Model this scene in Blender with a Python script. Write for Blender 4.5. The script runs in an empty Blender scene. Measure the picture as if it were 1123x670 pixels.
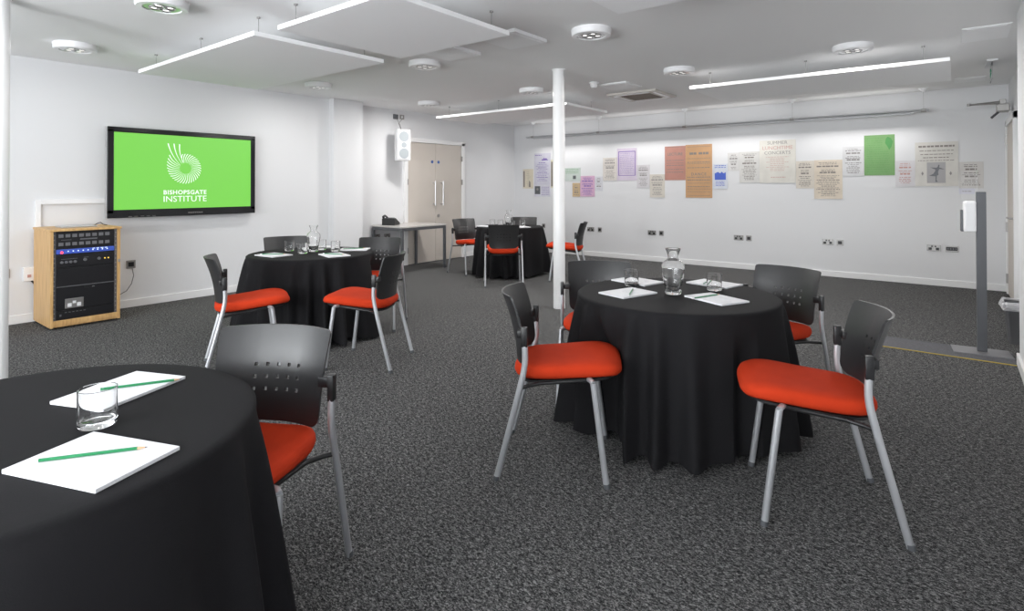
import bpy, bmesh, math, random
from math import sin, cos, pi, radians
from mathutils import Matrix, Vector

scene = bpy.context.scene
COL = scene.collection

# ------------------------------------------------------------------ camera, light, exposure
cam_d = bpy.data.cameras.new('camera')
cam = bpy.data.objects.new('camera', cam_d); COL.objects.link(cam)
F = Vector((-0.61730695, 0.7866795, 0.00821515)); R = Vector((0.78669944, 0.61733505, -0.00119216)); U = Vector((0.00600935, -0.00572693, 0.99996554))
m = Matrix((R, U, -F)).transposed().to_4x4(); m.translation = Vector((0, 0, 1.37))
cam.matrix_world = m
cam_d.sensor_width = 36.0; cam_d.lens = 36.0 * 619.506 / 1123
cam_d.shift_x = 0.0; cam_d.shift_y = (199.272 - 335.0) / 1123
cam_d.clip_start = 0.05; cam_d.clip_end = 60
scene.camera = cam
scene.view_settings.view_transform = 'Standard'
scene.view_settings.look = 'None'
scene.view_settings.gamma = 1.0
scene.view_settings.use_curve_mapping = False
scene.view_settings.exposure = 0.2
scene.cycles.use_denoising = True
scene.cycles.max_bounces = 10
scene.cycles.diffuse_bounces = 8
scene.cycles.glossy_bounces = 4
scene.cycles.transmission_bounces = 10
scene.cycles.transparent_max_bounces = 10
scene.cycles.caustics_reflective = False
scene.cycles.caustics_refractive = False
scene.cycles.sample_clamp_indirect = 6.0

world = bpy.data.worlds.new('daylight'); scene.world = world; world.use_nodes = True
wb = world.node_tree.nodes['Background']; wb.inputs[0].default_value = (0.85, 0.92, 1.0, 1); wb.inputs[1].default_value = 1.5

REAR = -3.2
RX = 0.38           # near right wall face
WIN = [(-6.7, -4.9), (-4.3, -2.5), (-1.9, -0.1)]
WZ = (0.35, 2.45)
for (x0, x1) in WIN:   # daylight coming through the three rear windows
    ld = bpy.data.lights.new('window_daylight', 'AREA'); ld.shape = 'RECTANGLE'
    ld.size = x1 - x0; ld.size_y = WZ[1] - WZ[0]; ld.energy = 20 if x0 < -6 else (230 if x0 < -4 else 230); ld.color = (0.95, 0.98, 1.0)
    lo = bpy.data.objects.new('window_daylight', ld); COL.objects.link(lo)
    lo.location = ((x0 + x1) / 2, REAR - 0.12, sum(WZ) / 2); lo.rotation_euler = (radians(140), 0, 0)   # sky and bright ground outside: tilted a little upwards

# ------------------------------------------------------------------ materials
def mat(name, color, rough=0.6, metal=0.0, bump=0.0, bscale=60, var=0.0, vscale=3, emit=None, estr=0.0, spec=0.5, sheen=0.0, coat=0.0):
    M = bpy.data.materials.new(name); M.use_nodes = True
    nt = M.node_tree; b = nt.nodes['Principled BSDF']
    b.inputs['Base Color'].default_value = (*color, 1); b.inputs['Roughness'].default_value = rough
    b.inputs['Metallic'].default_value = metal; b.inputs['Specular IOR Level'].default_value = spec
    if sheen: b.inputs['Sheen Weight'].default_value = sheen
    if coat: b.inputs['Coat Weight'].default_value = coat
    tc = nt.nodes.new('ShaderNodeTexCoord')
    if var:
        n = nt.nodes.new('ShaderNodeTexNoise'); n.inputs['Scale'].default_value = vscale; n.inputs['Detail'].default_value = 4
        nt.links.new(tc.outputs['Object'], n.inputs['Vector'])
        cr = nt.nodes.new('ShaderNodeValToRGB')
        cr.color_ramp.elements[0].position = .3; cr.color_ramp.elements[1].position = .7
        cr.color_ramp.elements[0].color = (*[c * (1 - var) for c in color], 1)
        cr.color_ramp.elements[1].color = (*[min(1, c * (1 + var)) for c in color], 1)
        nt.links.new(n.outputs['Fac'], cr.inputs['Fac']); nt.links.new(cr.outputs['Color'], b.inputs['Base Color'])
    if bump:
        n = nt.nodes.new('ShaderNodeTexNoise'); n.inputs['Scale'].default_value = bscale; n.inputs['Detail'].default_value = 3
        nt.links.new(tc.outputs['Object'], n.inputs['Vector'])
        bp = nt.nodes.new('ShaderNodeBump'); bp.inputs['Strength'].default_value = bump; bp.inputs['Distance'].default_value = 0.01
        nt.links.new(n.outputs['Fac'], bp.inputs['Height']); nt.links.new(bp.outputs['Normal'], b.inputs['Normal'])
    if emit:
        b.inputs['Emission Color'].default_value = (*emit, 1); b.inputs['Emission Strength'].default_value = estr
    return M

def carpet_mat():
    M = bpy.data.materials.new('loop_carpet'); M.use_nodes = True; nt = M.node_tree; b = nt.nodes['Principled BSDF']
    b.inputs['Roughness'].default_value = .95; b.inputs['Specular IOR Level'].default_value = .1
    tc = nt.nodes.new('ShaderNodeTexCoord')
    mp = nt.nodes.new('ShaderNodeMapping'); mp.inputs['Scale'].default_value = (1, 1.8, 1); mp.inputs['Rotation'].default_value = (0, 0, radians(35))
    nt.links.new(tc.outputs['Object'], mp.inputs['Vector'])
    n1 = nt.nodes.new('ShaderNodeTexNoise'); n1.inputs['Scale'].default_value = 95; n1.inputs['Detail'].default_value = 5; n1.inputs['Roughness'].default_value = .85
    n1.inputs['Distortion'].default_value = .8
    nt.links.new(mp.outputs['Vector'], n1.inputs['Vector'])
    cr = nt.nodes.new('ShaderNodeValToRGB'); e = cr.color_ramp.elements
    e[0].position = .40; e[0].color = (.010, .010, .011, 1); e[1].position = .63; e[1].color = (.35, .345, .34, 1)
    x = cr.color_ramp.elements.new(.50); x.color = (.058, .058, .059, 1)
    n2 = nt.nodes.new('ShaderNodeTexNoise'); n2.inputs['Scale'].default_value = 38; n2.inputs['Detail'].default_value = 3; n2.inputs['Roughness'].default_value = .7
    nt.links.new(mp.outputs['Vector'], n2.inputs['Vector'])
    mx = nt.nodes.new('ShaderNodeMath'); mx.operation = 'MULTIPLY_ADD'; mx.inputs[1].default_value = .32; mx.inputs[2].default_value = -.16
    nt.links.new(n2.outputs['Fac'], mx.inputs[0])
    ad = nt.nodes.new('ShaderNodeMath'); ad.operation = 'ADD'; nt.links.new(n1.outputs['Fac'], ad.inputs[0]); nt.links.new(mx.outputs[0], ad.inputs[1])
    nt.links.new(ad.outputs[0], cr.inputs['Fac'])
    nt.links.new(cr.outputs['Color'], b.inputs['Base Color'])
    bp = nt.nodes.new('ShaderNodeBump'); bp.inputs['Strength'].default_value = .6; bp.inputs['Distance'].default_value = .01
    nt.links.new(n1.outputs['Fac'], bp.inputs['Height']); nt.links.new(bp.outputs['Normal'], b.inputs['Normal'])
    return M

def wood_mat():
    M = bpy.data.materials.new('beech_wood'); M.use_nodes = True; nt = M.node_tree; b = nt.nodes['Principled BSDF']
    b.inputs['Roughness'].default_value = .45
    tc = nt.nodes.new('ShaderNodeTexCoord'); mp = nt.nodes.new('ShaderNodeMapping'); mp.inputs['Scale'].default_value = (14, 14, 1.2)
    nt.links.new(tc.outputs['Object'], mp.inputs['Vector'])
    n = nt.nodes.new('ShaderNodeTexNoise'); n.inputs['Scale'].default_value = 3; n.inputs['Detail'].default_value = 5
    nt.links.new(mp.outputs['Vector'], n.inputs['Vector'])
    cr = nt.nodes.new('ShaderNodeValToRGB'); e = cr.color_ramp.elements
    e[0].position = .3; e[0].color = (.52, .30, .115, 1); e[1].position = .7; e[1].color = (.72, .46, .20, 1)
    nt.links.new(n.outputs['Fac'], cr.inputs['Fac']); nt.links.new(cr.outputs['Color'], b.inputs['Base Color'])
    return M

def glass_mat():
    M = bpy.data.materials.new('clear_glass'); M.use_nodes = True; nt = M.node_tree; b = nt.nodes['Principled BSDF']
    b.inputs['Base Color'].default_value = (1, 1, 1, 1); b.inputs['Roughness'].default_value = 0.0
    b.inputs['Transmission Weight'].default_value = 1; b.inputs['IOR'].default_value = 1.45
    return M

M = dict(
    carpet=carpet_mat(), wood=wood_mat(), glass=glass_mat(),
    wall=mat('wall_paint', (.73, .733, .745), .7, bump=.05, bscale=90),
    ceil=mat('ceiling_paint', (.87, .87, .87), .85, bump=.04, bscale=50),
    skirt=mat('white_gloss', (.82, .82, .82), .35),
    panel=mat('panel_white', (.94, .945, .955), .8, bump=.05, bscale=200),
    white=mat('white_plastic', (.85, .85, .86), .35),
    pole=mat('pole_white', (.86, .86, .86), .3),
    cloth=mat('black_cloth', (.0115, .0112, .0125), .8, bump=.12, bscale=350, spec=.15),
    tabletop=mat('table_board', (.5, .4, .3), .5),
    seat=mat('orange_fabric', (.52, .040, .011), .85, bump=.25, bscale=500, var=.05, vscale=12, spec=.12),
    shell=mat('charcoal_plastic', (.016, .016, .017), .40, bump=.05, bscale=450, spec=.7),
    black=mat('black_plastic', (.012, .012, .013), .4),
    silver=mat('silver_tube', (.55, .56, .58), .38, metal=.65),
    chrome=mat('chrome', (.75, .75, .76), .3, metal=1),
    steel=mat('brushed_steel', (.38, .37, .36), .4, metal=.8),
    dsteel=mat('dark_steel', (.10, .10, .11), .4, metal=.5),
    paper=mat('pad_paper', (.78, .78, .80), .7),
    mint=mat('mint_print', (.62, .76, .70), .7),
    pgrey=mat('pad_mark', (.70, .70, .73), .7),
    green=mat('pencil_green', (.01, .20, .07), .35),
    pwood=mat('pencil_wood', (.62, .38, .22), .6),
    lead=mat('pencil_lead', (.05, .05, .05), .4),
    door=mat('door_laminate', (.56, .51, .46), .5, var=.03, vscale=2),
    frame=mat('frame_paint', (.80, .80, .80), .4),
    greym=mat('grey_metal', (.12, .125, .135), .45, metal=.3),
    basem=mat('base_metal', (.26, .26, .27), .4, metal=.6),
    desk=mat('desk_top', (.52, .50, .48), .25),
    lamp=mat('lamp_glow', (.9, .9, .9), .3, emit=(1, .97, .93), estr=1.6),
    grille=mat('speaker_grille', (.33, .36, .38), .7),
    ledr=mat('led_red', (.6, .02, .03), .4, emit=(1, .05, .08), estr=2.5),
    ledw=mat('led_white', (.7, .75, .8), .4, emit=(.7, .85, 1), estr=.8),
    ledy=mat('led_amber', (.7, .5, .05), .4, emit=(1, .6, .1), estr=.6),
    rackblue=mat('rack_blue', (.06, .12, .55), .35),
    rack=mat('rack_black', (.010, .010, .012), .4),
    rackg=mat('rack_grey', (.16, .16, .17), .4),
    screen=mat('screen_green', (.02, .1, .01), .25, emit=(.23, .70, .10), estr=.77),
    screenw=mat('screen_white', (.3, .3, .3), .3, emit=(.9, 1, .9), estr=.77),
    sockface=mat('socket_steel', (.35, .34, .33), .35, metal=.7),
    yellow=mat('yellow_edge', (.50, .36, .03), .5),
    mat_strip=mat('dark_strip', (.075, .075, .085), .7, bump=.3, bscale=120, var=.3, vscale=90),
    vent=mat('vent_cream', (.62, .59, .55), .6), ventd=mat('vent_brown', (.20, .165, .14), .7),
    liner=mat('bin_liner', (.85, .85, .87), .15), bin=mat('bin_grey', (.10, .10, .105), .5),
    signg=mat('sign_green', (.02, .35, .18), .5),
    ink=mat('ink_black', (.24, .215, .20), .8), inkp=mat('ink_purple', (.20, .13, .42), .8), inkb=mat('ink_blue', (.08, .14, .55), .8),
    inkr=mat('ink_red', (.55, .32, .29), .8), inkl=mat('ink_grey', (.27, .255, .25), .8), inkg=mat('ink_green', (.10, .32, .10), .8),
    vent2=mat('grille_mesh', (.62, .63, .64), .6),
    pgrey2=mat('print_ground', (.42, .41, .42), .8),
    blue=mat('blue_disc', (.03, .10, .35), .4),
)

M['liner'].node_tree.nodes['Principled BSDF'].inputs['Alpha'].default_value = .45
# ------------------------------------------------------------------ helpers
def tag(o, label=None, cat=None, group=None, kind=None):
    if label: o['label'] = label
    if cat: o['category'] = cat
    if group: o['group'] = group
    if kind: o['kind'] = kind
    return o
def empty(name, loc, rz=0.0, label=None, cat=None, group=None, kind=None):
    o = bpy.data.objects.new(name, None); COL.objects.link(o); o.empty_display_size = .1
    o.location = loc; o.rotation_euler = (0, 0, rz); return tag(o, label, cat, group, kind)
def copy_tree(o, parent=None):
    c = o.copy(); COL.objects.link(c); c.parent = parent
    for ch in list(o.children): copy_tree(ch, c)
    return c

class MB:
    """collects shapes into one bmesh"""
    def __init__(s): s.b = bmesh.new(); s.mi = 0
    def _new(s, verts, faces):
        vs = [s.b.verts.new(v) for v in verts]
        for f in faces:
            try:
                fc = s.b.faces.new([vs[i] for i in f]); fc.material_index = s.mi
            except ValueError: pass
        return vs
    def box(s, x0, x1, y0, y1, z0, z1, bev=0.0):
        t = bmesh.new(); bmesh.ops.create_cube(t, size=1)
        for v in t.verts: v.co = Vector(((x0+x1)/2 + v.co.x*(x1-x0), (y0+y1)/2 + v.co.y*(y1-y0), (z0+z1)/2 + v.co.z*(z1-z0)))
        if bev: bmesh.ops.bevel(t, geom=t.edges[:], offset=bev, segments=2, affect='EDGES', profile=.5)
        t.verts.index_update()
        s._new([v.co.copy() for v in t.verts], [[v.index for v in f.verts] for f in t.faces]); t.free(); return s
    def tube(s, pts, r, n=12, caps=True, ry=None):
        pts = [Vector(p) for p in pts]; rings = []
        prev = None
        for i, p in enumerate(pts):
            d = (pts[min(i+1, len(pts)-1)] - pts[max(i-1, 0)]).normalized()
            a = prev if prev is not None else (Vector((0, 0, 1)) if abs(d.z) < .9 else Vector((1, 0, 0)))
            u = (a - d * a.dot(d)).normalized(); w = d.cross(u); prev = u
            rr = r[i] if isinstance(r, (list, tuple)) else r
            rings.append([p + u*cos(2*pi*k/n)*rr + w*sin(2*pi*k/n)*(rr if ry is None else ry) for k in range(n)])
        V = [v for g in rings for v in g]; Fc = []
        for i in range(len(rings)-1):
            for k in range(n): Fc.append([i*n+k, i*n+(k+1) % n, (i+1)*n+(k+1) % n, (i+1)*n+k])
        if caps: Fc.append(list(range(n))[::-1]); Fc.append([(len(rings)-1)*n+k for k in range(n)])
        s._new(V, Fc); return s
    def lathe(s, prof, n=32, c=(0, 0, 0)):
        V = []; Fc = []; idx = []
        for (r, z) in prof:
            if r < 1e-6: idx.append([len(V)]); V.append((c[0], c[1], c[2]+z))
            else:
                idx.append([len(V)+k for k in range(n)])
                V += [(c[0]+r*cos(2*pi*k/n), c[1]+r*sin(2*pi*k/n), c[2]+z) for k in range(n)]
        for a, b in zip(idx, idx[1:]):
            for k in range(n):
                k2 = (k+1) % n
                if len(a) == 1 and len(b) == 1: continue
                if len(a) == 1: Fc.append([a[0], b[k2], b[k]])
                elif len(b) == 1: Fc.append([a[k], a[k2], b[0]])
                else: Fc.append([a[k], a[k2], b[k2], b[k]])
        s._new(V, Fc); return s
    def prism(s, pts, a0, a1, axis='z'):
        """extrude a 2-D outline along an axis; pts are the two other coordinates in order"""
        def P(p, a): return {'z': (p[0], p[1], a), 'y': (p[0], a, p[1]), 'x': (a, p[0], p[1])}[axis]
        n = len(pts); V = [P(p, a0) for p in pts] + [P(p, a1) for p in pts]
        Fc = [list(range(n))[::-1], list(range(n, 2*n))] + [[i, (i+1) % n, n+(i+1) % n, n+i] for i in range(n)]
        s._new(V, Fc); return s
    def build(s, name, mats, parent=None, smooth=False, loc=None, fix=True):
        if fix: bmesh.ops.recalc_face_normals(s.b, faces=s.b.faces[:])
        me = bpy.data.meshes.new(name); s.b.to_mesh(me); s.b.free()
        for mm in (mats if isinstance(mats, (list, tuple)) else [mats]): me.materials.append(mm)
        if smooth:
            for p in me.polygons: p.use_smooth = True
            if smooth == 'auto':
                try: me.set_sharp_from_angle(angle=radians(40))
                except Exception: pass
        o = bpy.data.objects.new(name, me); COL.objects.link(o)
        if parent: o.parent = parent
        if loc: o.location = loc
        return o

def text_obj(body, name, size, material, parent, loc, rot, extrude=.0008, align='CENTER', space=1.0, offset=0.0, sx=1.0, width=None):
    cu = bpy.data.curves.new(name, 'FONT'); cu.body = body; cu.size = size; cu.extrude = extrude
    cu.align_x = align; cu.align_y = 'CENTER'; cu.space_character = space; cu.offset = offset; cu.resolution_u = 3
    t = bpy.data.objects.new(name, cu); COL.objects.link(t)
    bpy.context.view_layer.update()
    me = bpy.data.meshes.new_from_object(t.evaluated_get(bpy.context.evaluated_depsgraph_get()))
    bpy.data.objects.remove(t)
    if width:
        xs_ = [v.co.x for v in me.vertices]; sx = width / (max(xs_) - min(xs_))
    for v in me.vertices: v.co.x *= sx
    me.materials.clear(); me.materials.append(material)
    o = bpy.data.objects.new(name, me); COL.objects.link(o); o.parent = parent; o.location = loc; o.rotation_euler = rot
    return o

XA, XD, YB, CH = -7.405, -7.554, 9.718, 2.687      # tv wall, door wall, poster wall, ceiling height
XR = 0.55                                             # right wall beyond the nib

# ------------------------------------------------------------------ room shell
def struct(name, mb, m_, parent=None, smooth=False):
    o = mb.build(name, m_, parent, smooth)
    if not parent: o['kind'] = 'structure'
    return o
struct('floor', MB().box(-7.9, .9, REAR-.2, YB+.2, -.1, 0), M['carpet'])
struct('ceiling', MB().box(-7.9, .9, REAR-.2, YB+.2, CH, CH+.1), M['ceil'])
struct('wall_left', MB().prism([(-7.8, REAR), (XA, REAR), (XA, 5.2), (XD, 5.2), (XD, YB), (-7.8, YB)], 0, CH), M['wall'])
struct('wall_back', MB().box(-7.8, .9, YB, YB+.15, 0, CH), M['wall'])
struct('wall_right', MB().box(RX, .8, REAR, 5.8, 0, CH), M['wall'])
struct('wall_right', MB().box(XR, .8, 5.8, YB, 0, CH), M['wall'])
rw = MB().box(-7.8, .8, REAR-.15, REAR, 0, WZ[0]).box(-7.8, .8, REAR-.15, REAR, WZ[1], CH)
xs = [-7.8] + [v for w in WIN for v in w] + [.8]
for i in range(0, len(xs), 2): rw.box(xs[i], xs[i+1], REAR-.15, REAR, WZ[0], WZ[1])
struct('wall_rear', rw, M['wall'])
for i, (x0, x1) in enumerate(WIN):
    f = MB(); t = .05
    f.box(x0, x0+t, REAR-.1, REAR-.04, *WZ).box(x1-t, x1, REAR-.1, REAR-.04, *WZ).box(x0, x1, REAR-.1, REAR-.04, WZ[0], WZ[0]+t).box(x0, x1, REAR-.1, REAR-.04, WZ[1]-t, WZ[1])
    f.box((x0+x1)/2-.02, (x0+x1)/2+.02, REAR-.1, REAR-.04, *WZ)
    struct('window_%d' % (i+1), f, M['frame'])
struct('trim_1', MB().box(XD-.05, -7.28, 4.977, 5.50, 0, CH), M['wall'])        # the shallow pier on the left wall
def skirting(name, boxes):
    b = MB()
    for q in boxes: b.box(*q, 0, .088, bev=.004)
    struct(name, b, M['skirt'])
skirting('baseboard_left', [(XA, XA+.016, REAR, 4.977), (-7.28, -7.264, 4.977, 5.50), (XD, XD+.016, 5.50, 6.55), (XD, XD+.016, 8.10, YB)])
skirting('baseboard_back', [(XD, XR, YB-.016, YB)])
skirting('baseboard_right', [(RX-.018, RX, REAR, 5.8), (RX-.018, XR, 5.8, 5.818), (XR-.016, XR, 5.82, 8.35)])

# double door in the left wall
d1 = empty('door_1', (XD, 7.32, 0), kind='structure')
fr = MB().box(0, .045, -.765, -.685, 0, 2.20, bev=.004).box(0, .045, .685, .765, 0, 2.20, bev=.004).box(0, .045, -.765, .765, 2.155, 2.225, bev=.004)
fr.build('door_frame', M['frame'], d1)
for s_, (y0, y1) in ((-1, (-.683, -.003)), (1, (.003, .683))):
    lf = MB().box(.002, .022, y0, y1, .008, 2.152, bev=.002).build('door_leaf', M['door'], d1)
    yc = -.07 if s_ < 0 else .13
    hb = MB().tube([(.09, yc, 1.02), (.09, yc, 1.47)], .012).tube([(.022, yc, 1.05), (.09, yc, 1.05)], .009).tube([(.022, yc, 1.44), (.09, yc, 1.44)], .009)
    hb.build('pull_handle', M['chrome'], lf, 'auto')
    MB().tube([(.022, -.09 if s_ < 0 else .07, 1.82), (.028, -.09 if s_ < 0 else .07, 1.82)], .028, 20).build('door_disc', M['blue'], lf, 'auto')
    for z in (.25, 1.45, 1.9):
        y = y0-.006 if s_ < 0 else y1+.006
        MB().box(.02, .05, y-.01, y+.01, z-.05, z+.05).build('hinge', M['steel'], lf)
    if s_ > 0: MB().tube([(.022, .07, .83), (.032, .07, .83)], .03, 20).build('lock_cylinder', M['steel'], lf, 'auto')

# door in the right wall, seen edge on
d2 = empty('door_2', (XR, 8.9, 0), kind='structure')
MB().box(-.045, .0, .60, .68, 0, 2.2, bev=.004).box(-.045, .0, -.58, -.50, 0, 2.2, bev=.004).box(-.045, .0, -.58, .68, 2.12, 2.2, bev=.004).build('door_frame', M['frame'], d2)
l2 = MB().box(-.03, -.004, -.495, .595, .01, 2.115, bev=.002).build('door_leaf', M['door'], d2)
for z in (.2, .85, 1.95): MB().box(-.052, -.03, .575, .61, z-.06, z+.06).build('hinge', M['steel'], l2)
MB().tube([(-.03, -.38, 1.0), (-.08, -.38, 1.0), (-.085, -.26, 1.0)], .01).tube([(-.03, -.38, 1.0), (-.038, -.38, 1.0)], .028, 18).build('lever_handle', M['steel'], l2, 'auto')
dc = empty('door_closer', (XR-.03, 9.1, 2.30), 0, 'grey metal door closer with an arm reaching out above the right-hand door', 'door closer')
MB().box(-.12, 0, -.10, .10, -.03, .06, bev=.008).build('closer_body', M['sockface'], dc)
MB().box(-.09, -.03, -.04, .03, .06, .12, bev=.004).build('closer_bracket', M['steel'], dc)
MB().tube([(-.05, 0, .075), (-.38, .02, .085)], .012, 8).tube([(-.38, .02, .085), (-.06, .03, .105)], .007, 8).tube([(-.38, .02, .07), (-.38, .02, .10)], .018, 10).build('closer_arm', M['steel'], dc, 'auto')
MB().tube([(-.10, -.02, -.03), (-.17, -.02, -.10)], .014, 8).build('closer_lever', M['dsteel'], dc, 'auto')

# ------------------------------------------------------------------ structural columns
def column(x, y, label):
    c = empty('round_column', (x, y, 0), 0, label, 'column', 'round support columns')
    MB().tube([(0, 0, 0), (0, 0, CH)], .0665, 40).build('shaft', M['pole'], c, 'auto')
    MB().tube([(0, 0, CH-.012), (0, 0, CH)], .078, 40).build('top_collar', M['pole'], c, 'auto')
column(-3.52, 5.345, 'slim white round column standing in the middle of the room')
column(-5.215, .873, 'slim white round column at the left edge of the view')

# ------------------------------------------------------------------ ceiling panels
def cpanel(x0, x1, y0, y1, label, hang):
    p = empty('acoustic_panel', ((x0+x1)/2, (y0+y1)/2, 2.50), 0, label, 'ceiling panel', 'white acoustic panels hung below the ceiling')
    a, b_ = (x1-x0)/2, (y1-y0)/2
    MB().box(-a, a, -b_, b_, 0, .035, bev=.003).build('panel_board', M['panel'], p)
    for (hx, hy) in hang:
        MB().tube([(hx, hy, .035), (hx, hy, CH-2.50)], .0025, 6).tube([(hx, hy, .035), (hx, hy, .05)], .012, 10).tube([(hx, hy, CH-2.50-.012), (hx, hy, CH-2.50)], .014, 10).build('hanger_wire', M['steel'], p, 'auto')
def corners(a, b_, mid=True):
    L = [(s*a, t*b_) for s in (-1, 1) for t in (-1, 1)]
    if mid: L += [(0, -b_), (0, b_)]
    return L
cpanel(-6.39, -4.11, 2.12, 3.34, 'white ceiling panel hung above the wall screen, leftmost in the room', corners(1.0, .5))
cpanel(-3.84, -2.62, 2.155, 3.31, 'white square ceiling panel to the right of the one above the wall screen', corners(.5, .5, False))
cpanel(-1.735, -.45, 2.13, 3.35, 'white ceiling panel cut off by the top edge of the photo', corners(.5, .5, False))
cpanel(-6.78, -4.22, 6.60, 7.76, 'long white ceiling panel hung behind the middle column', corners(1.05, .5))
cpanel(-2.43, -.03, 6.45, 7.68, 'long white ceiling panel in front of the poster wall at the right', corners(1.0, .5))

# ------------------------------------------------------------------ round ceiling lights
def ceiling_light():
    c = empty('ceiling_light', (0, 0, CH))
    MB().lathe([(.0, 0), (.165, 0), (.168, -.008), (.165, -.048), (.158, -.056), (.122, -.058), (.118, -.054), (.118, -.05), (0, -.05)], 40).build('light_ring', M['white'], c, 'auto')
    MB().lathe([(.116, -.051), (.106, -.053), (.086, -.0515)], 36).build('inner_bezel', M['chrome'], c, 'auto')
    for k in range(4):
        a = pi/4 + k*pi/2; x, y = .055*cos(a), .055*sin(a)
        r = MB().lathe([(.034, -.0505), (.036, -.058), (.032, -.0575), (.024, -.051)], 16, (x, y, 0)).build('reflector_cup', M['chrome'], c, 'auto')
        MB().lathe([(0, -.0525), (.018, -.0525), (.016, -.0515), (0, -.0512)], 12, (x, y, 0)).build('lamp_bulb', M['lamp'], r)
    return c
LL = [(-6.40, 1.61, 'nearest the left edge above the screen wall'), (-4.41, 1.61, 'cut by the top edge above the left panels'), (-6.40, 4.15, 'just before the white wall pier'),
      (-4.415, 4.13, 'between the two left panels and the speaker'), (-2.40, 4.14, 'nearest the top of the white column, in front of it'), (-6.47, 6.14, 'above the wall speaker and double doors'),
      (-4.51, 6.18, 'just left of the top of the middle column'), (-2.43, 6.13, 'between the ceiling air unit and the right panel'), (-.75, 6.13, 'above the front edge of the right-hand panel')]
proto = ceiling_light()
for i, (x, y, w) in enumerate(LL):
    o = proto if i == 0 else copy_tree(proto)
    o.location = (x, y, CH); tag(o, 'round white surface ceiling light ' + w, 'ceiling light', 'round white ceiling lights')
    ld = bpy.data.lights.new('downlight', 'AREA'); ld.shape = 'DISK'; ld.size = .2; ld.energy = 18 if y > 5 else (8 if y > 3 else 4); ld.color = (1, .98, .96)
    lo = bpy.data.objects.new('downlight', ld); COL.objects.link(lo); lo.parent = o; lo.location = (0, 0, -.065)

# hatches, air unit, smoke detector
def hatch(name, x0, x1, y0, y1, label, cat, th=.02, m_='ceil'):
    h = empty(name, ((x0+x1)/2, (y0+y1)/2, CH), 0, label, cat); a, b_ = (x1-x0)/2, (y1-y0)/2
    MB().box(-a, a, -b_, b_, -th, 0, bev=.003).build('hatch_frame', M[m_], h)
    MB().box(-a+.03, a-.03, -b_+.03, b_-.03, -th-.003, -th+.002).build('hatch_cover', M[m_], h)
hatch('ceiling_hatch', -3.29, -2.87, 3.70, 4.17, 'square white ceiling hatch behind the right corner of the upper left panel', 'ceiling hatch', .03, 'panel')
hatch('ceiling_hatch', -4.08, -3.655, 3.70, 4.17, 'square white ceiling hatch half hidden behind the upper left panel, beside a round light', 'ceiling hatch', .03, 'panel')
hatch('ceiling_hatch', -3.66, -3.235, 6.44, 6.90, 'small pale ceiling hatch between smoke detector and air unit', 'ceiling hatch', .015, 'panel')
hatch('ceiling_hatch', .05, .37, 6.05, 6.62, 'pale rectangular ceiling access panel in the top right corner', 'ceiling hatch', .008, 'panel')
hatch('ceiling_hatch', .0, .30, 8.80, 9.16, 'pale ceiling hatch beside the hanging exit sign', 'ceiling hatch', .008, 'panel')
v = empty('ceiling_air_unit', (-3.54, 7.54, CH), 0, 'square cream ceiling air unit with brown grille behind the column', 'air conditioner')
MB().box(-.37, .37, -.37, .37, -.03, 0, bev=.004).build('cover_plate', M['vent'], v)
MB().box(-.22, .22, -.22, .22, -.034, -.028).build('grille_back', M['ventd'], v)
g = MB()
for k in range(9): g.box(-.21, .21, -.2+k*.05-.006, -.2+k*.05+.006, -.042, -.034)
g.build('grille_slats', M['ventd'], v)
for s_ in (-1, 1):
    MB().box(-.25, .25, s_*.30-.02, s_*.30+.02, -.036, -.03).build('air_flap', M['white'], v); MB().box(s_*.30-.02, s_*.30+.02, -.25, .25, -.036, -.03).build('air_flap', M['white'], v)
sd = empty('smoke_detector', (-3.60, 6.27, CH), 0, 'small white smoke detector on the ceiling beside the column', 'smoke detector')
MB().lathe([(0, 0), (.06, 0), (.06, -.015), (.05, -.02), (0, -.02)], 24).build('detector_base', M['white'], sd, 'auto')
MB().lathe([(0, -.02), (.045, -.02), (.045, -.05), (.03, -.07), (0, -.07)], 24).build('detector_head', M['white'], sd, 'auto')
ex = empty('exit_sign', (.31, 7.92, CH), 0, 'hanging clear exit sign with green print, seen edge on near the right door', 'exit sign')
MB().box(-.045, .045, -.25, .25, -.02, 0, bev=.003).build('mounting_plate', M['white'], ex)
MB().box(-.004, .004, -.2, .2, -.19, -.02).build('sign_blade', M['glass'], ex)
for s_ in (-1, 1):
    MB().prism([(-.12, -.10), (-.05, -.10), (-.05, -.07), (.0, -.105), (-.05, -.14), (-.05, -.115), (-.12, -.115)], s_*.0045, s_*.006, 'x').box(*(sorted((s_*.0045, s_*.006))), .04, .10, -.15, -.06).build('sign_print', M['signg'], ex)

# ------------------------------------------------------------------ suspended linear light
lum = empty('linear_light', (-3.63, 9.42, 2.385), 0, 'very long slim silver light hung on wires along the poster wall', 'linear light')
Lh = 3.36
prof = [(.055*cos(t)*1.0, .020*sin(t)) for t in [2*pi*k/16 for k in range(16)]]
mb = MB().prism(prof, -Lh, Lh, 'x')
mb.build('aluminium_body', M['silver'], lum, 'auto')
MB().tube([(-Lh+.2, -.045, -.035), (Lh-.2, -.045, -.035)], .012, 12).build('lower_tube', M['silver'], lum, 'auto')
for k in range(4):
    x0 = -Lh + .5 + k*1.7
    MB().box(x0, x0+.95, -.03, .03, -.024, -.016).build('diffuser', M['white'], lum)
for k in range(4):
    for up in (0, 1):
        ld = bpy.data.lights.new('tube_light', 'AREA'); ld.shape = 'RECTANGLE'; ld.size = 1.4; ld.size_y = .05; ld.energy = .8 if up else 10; ld.color = (1, .98, .96)
        lo = bpy.data.objects.new('tube_light', ld); COL.objects.link(lo); lo.parent = lum; lo.location = (-2.5+k*1.67, 0, .035 if up else -.055); lo.rotation_euler = (radians(180) if up else radians(-22), 0, 0)
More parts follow.
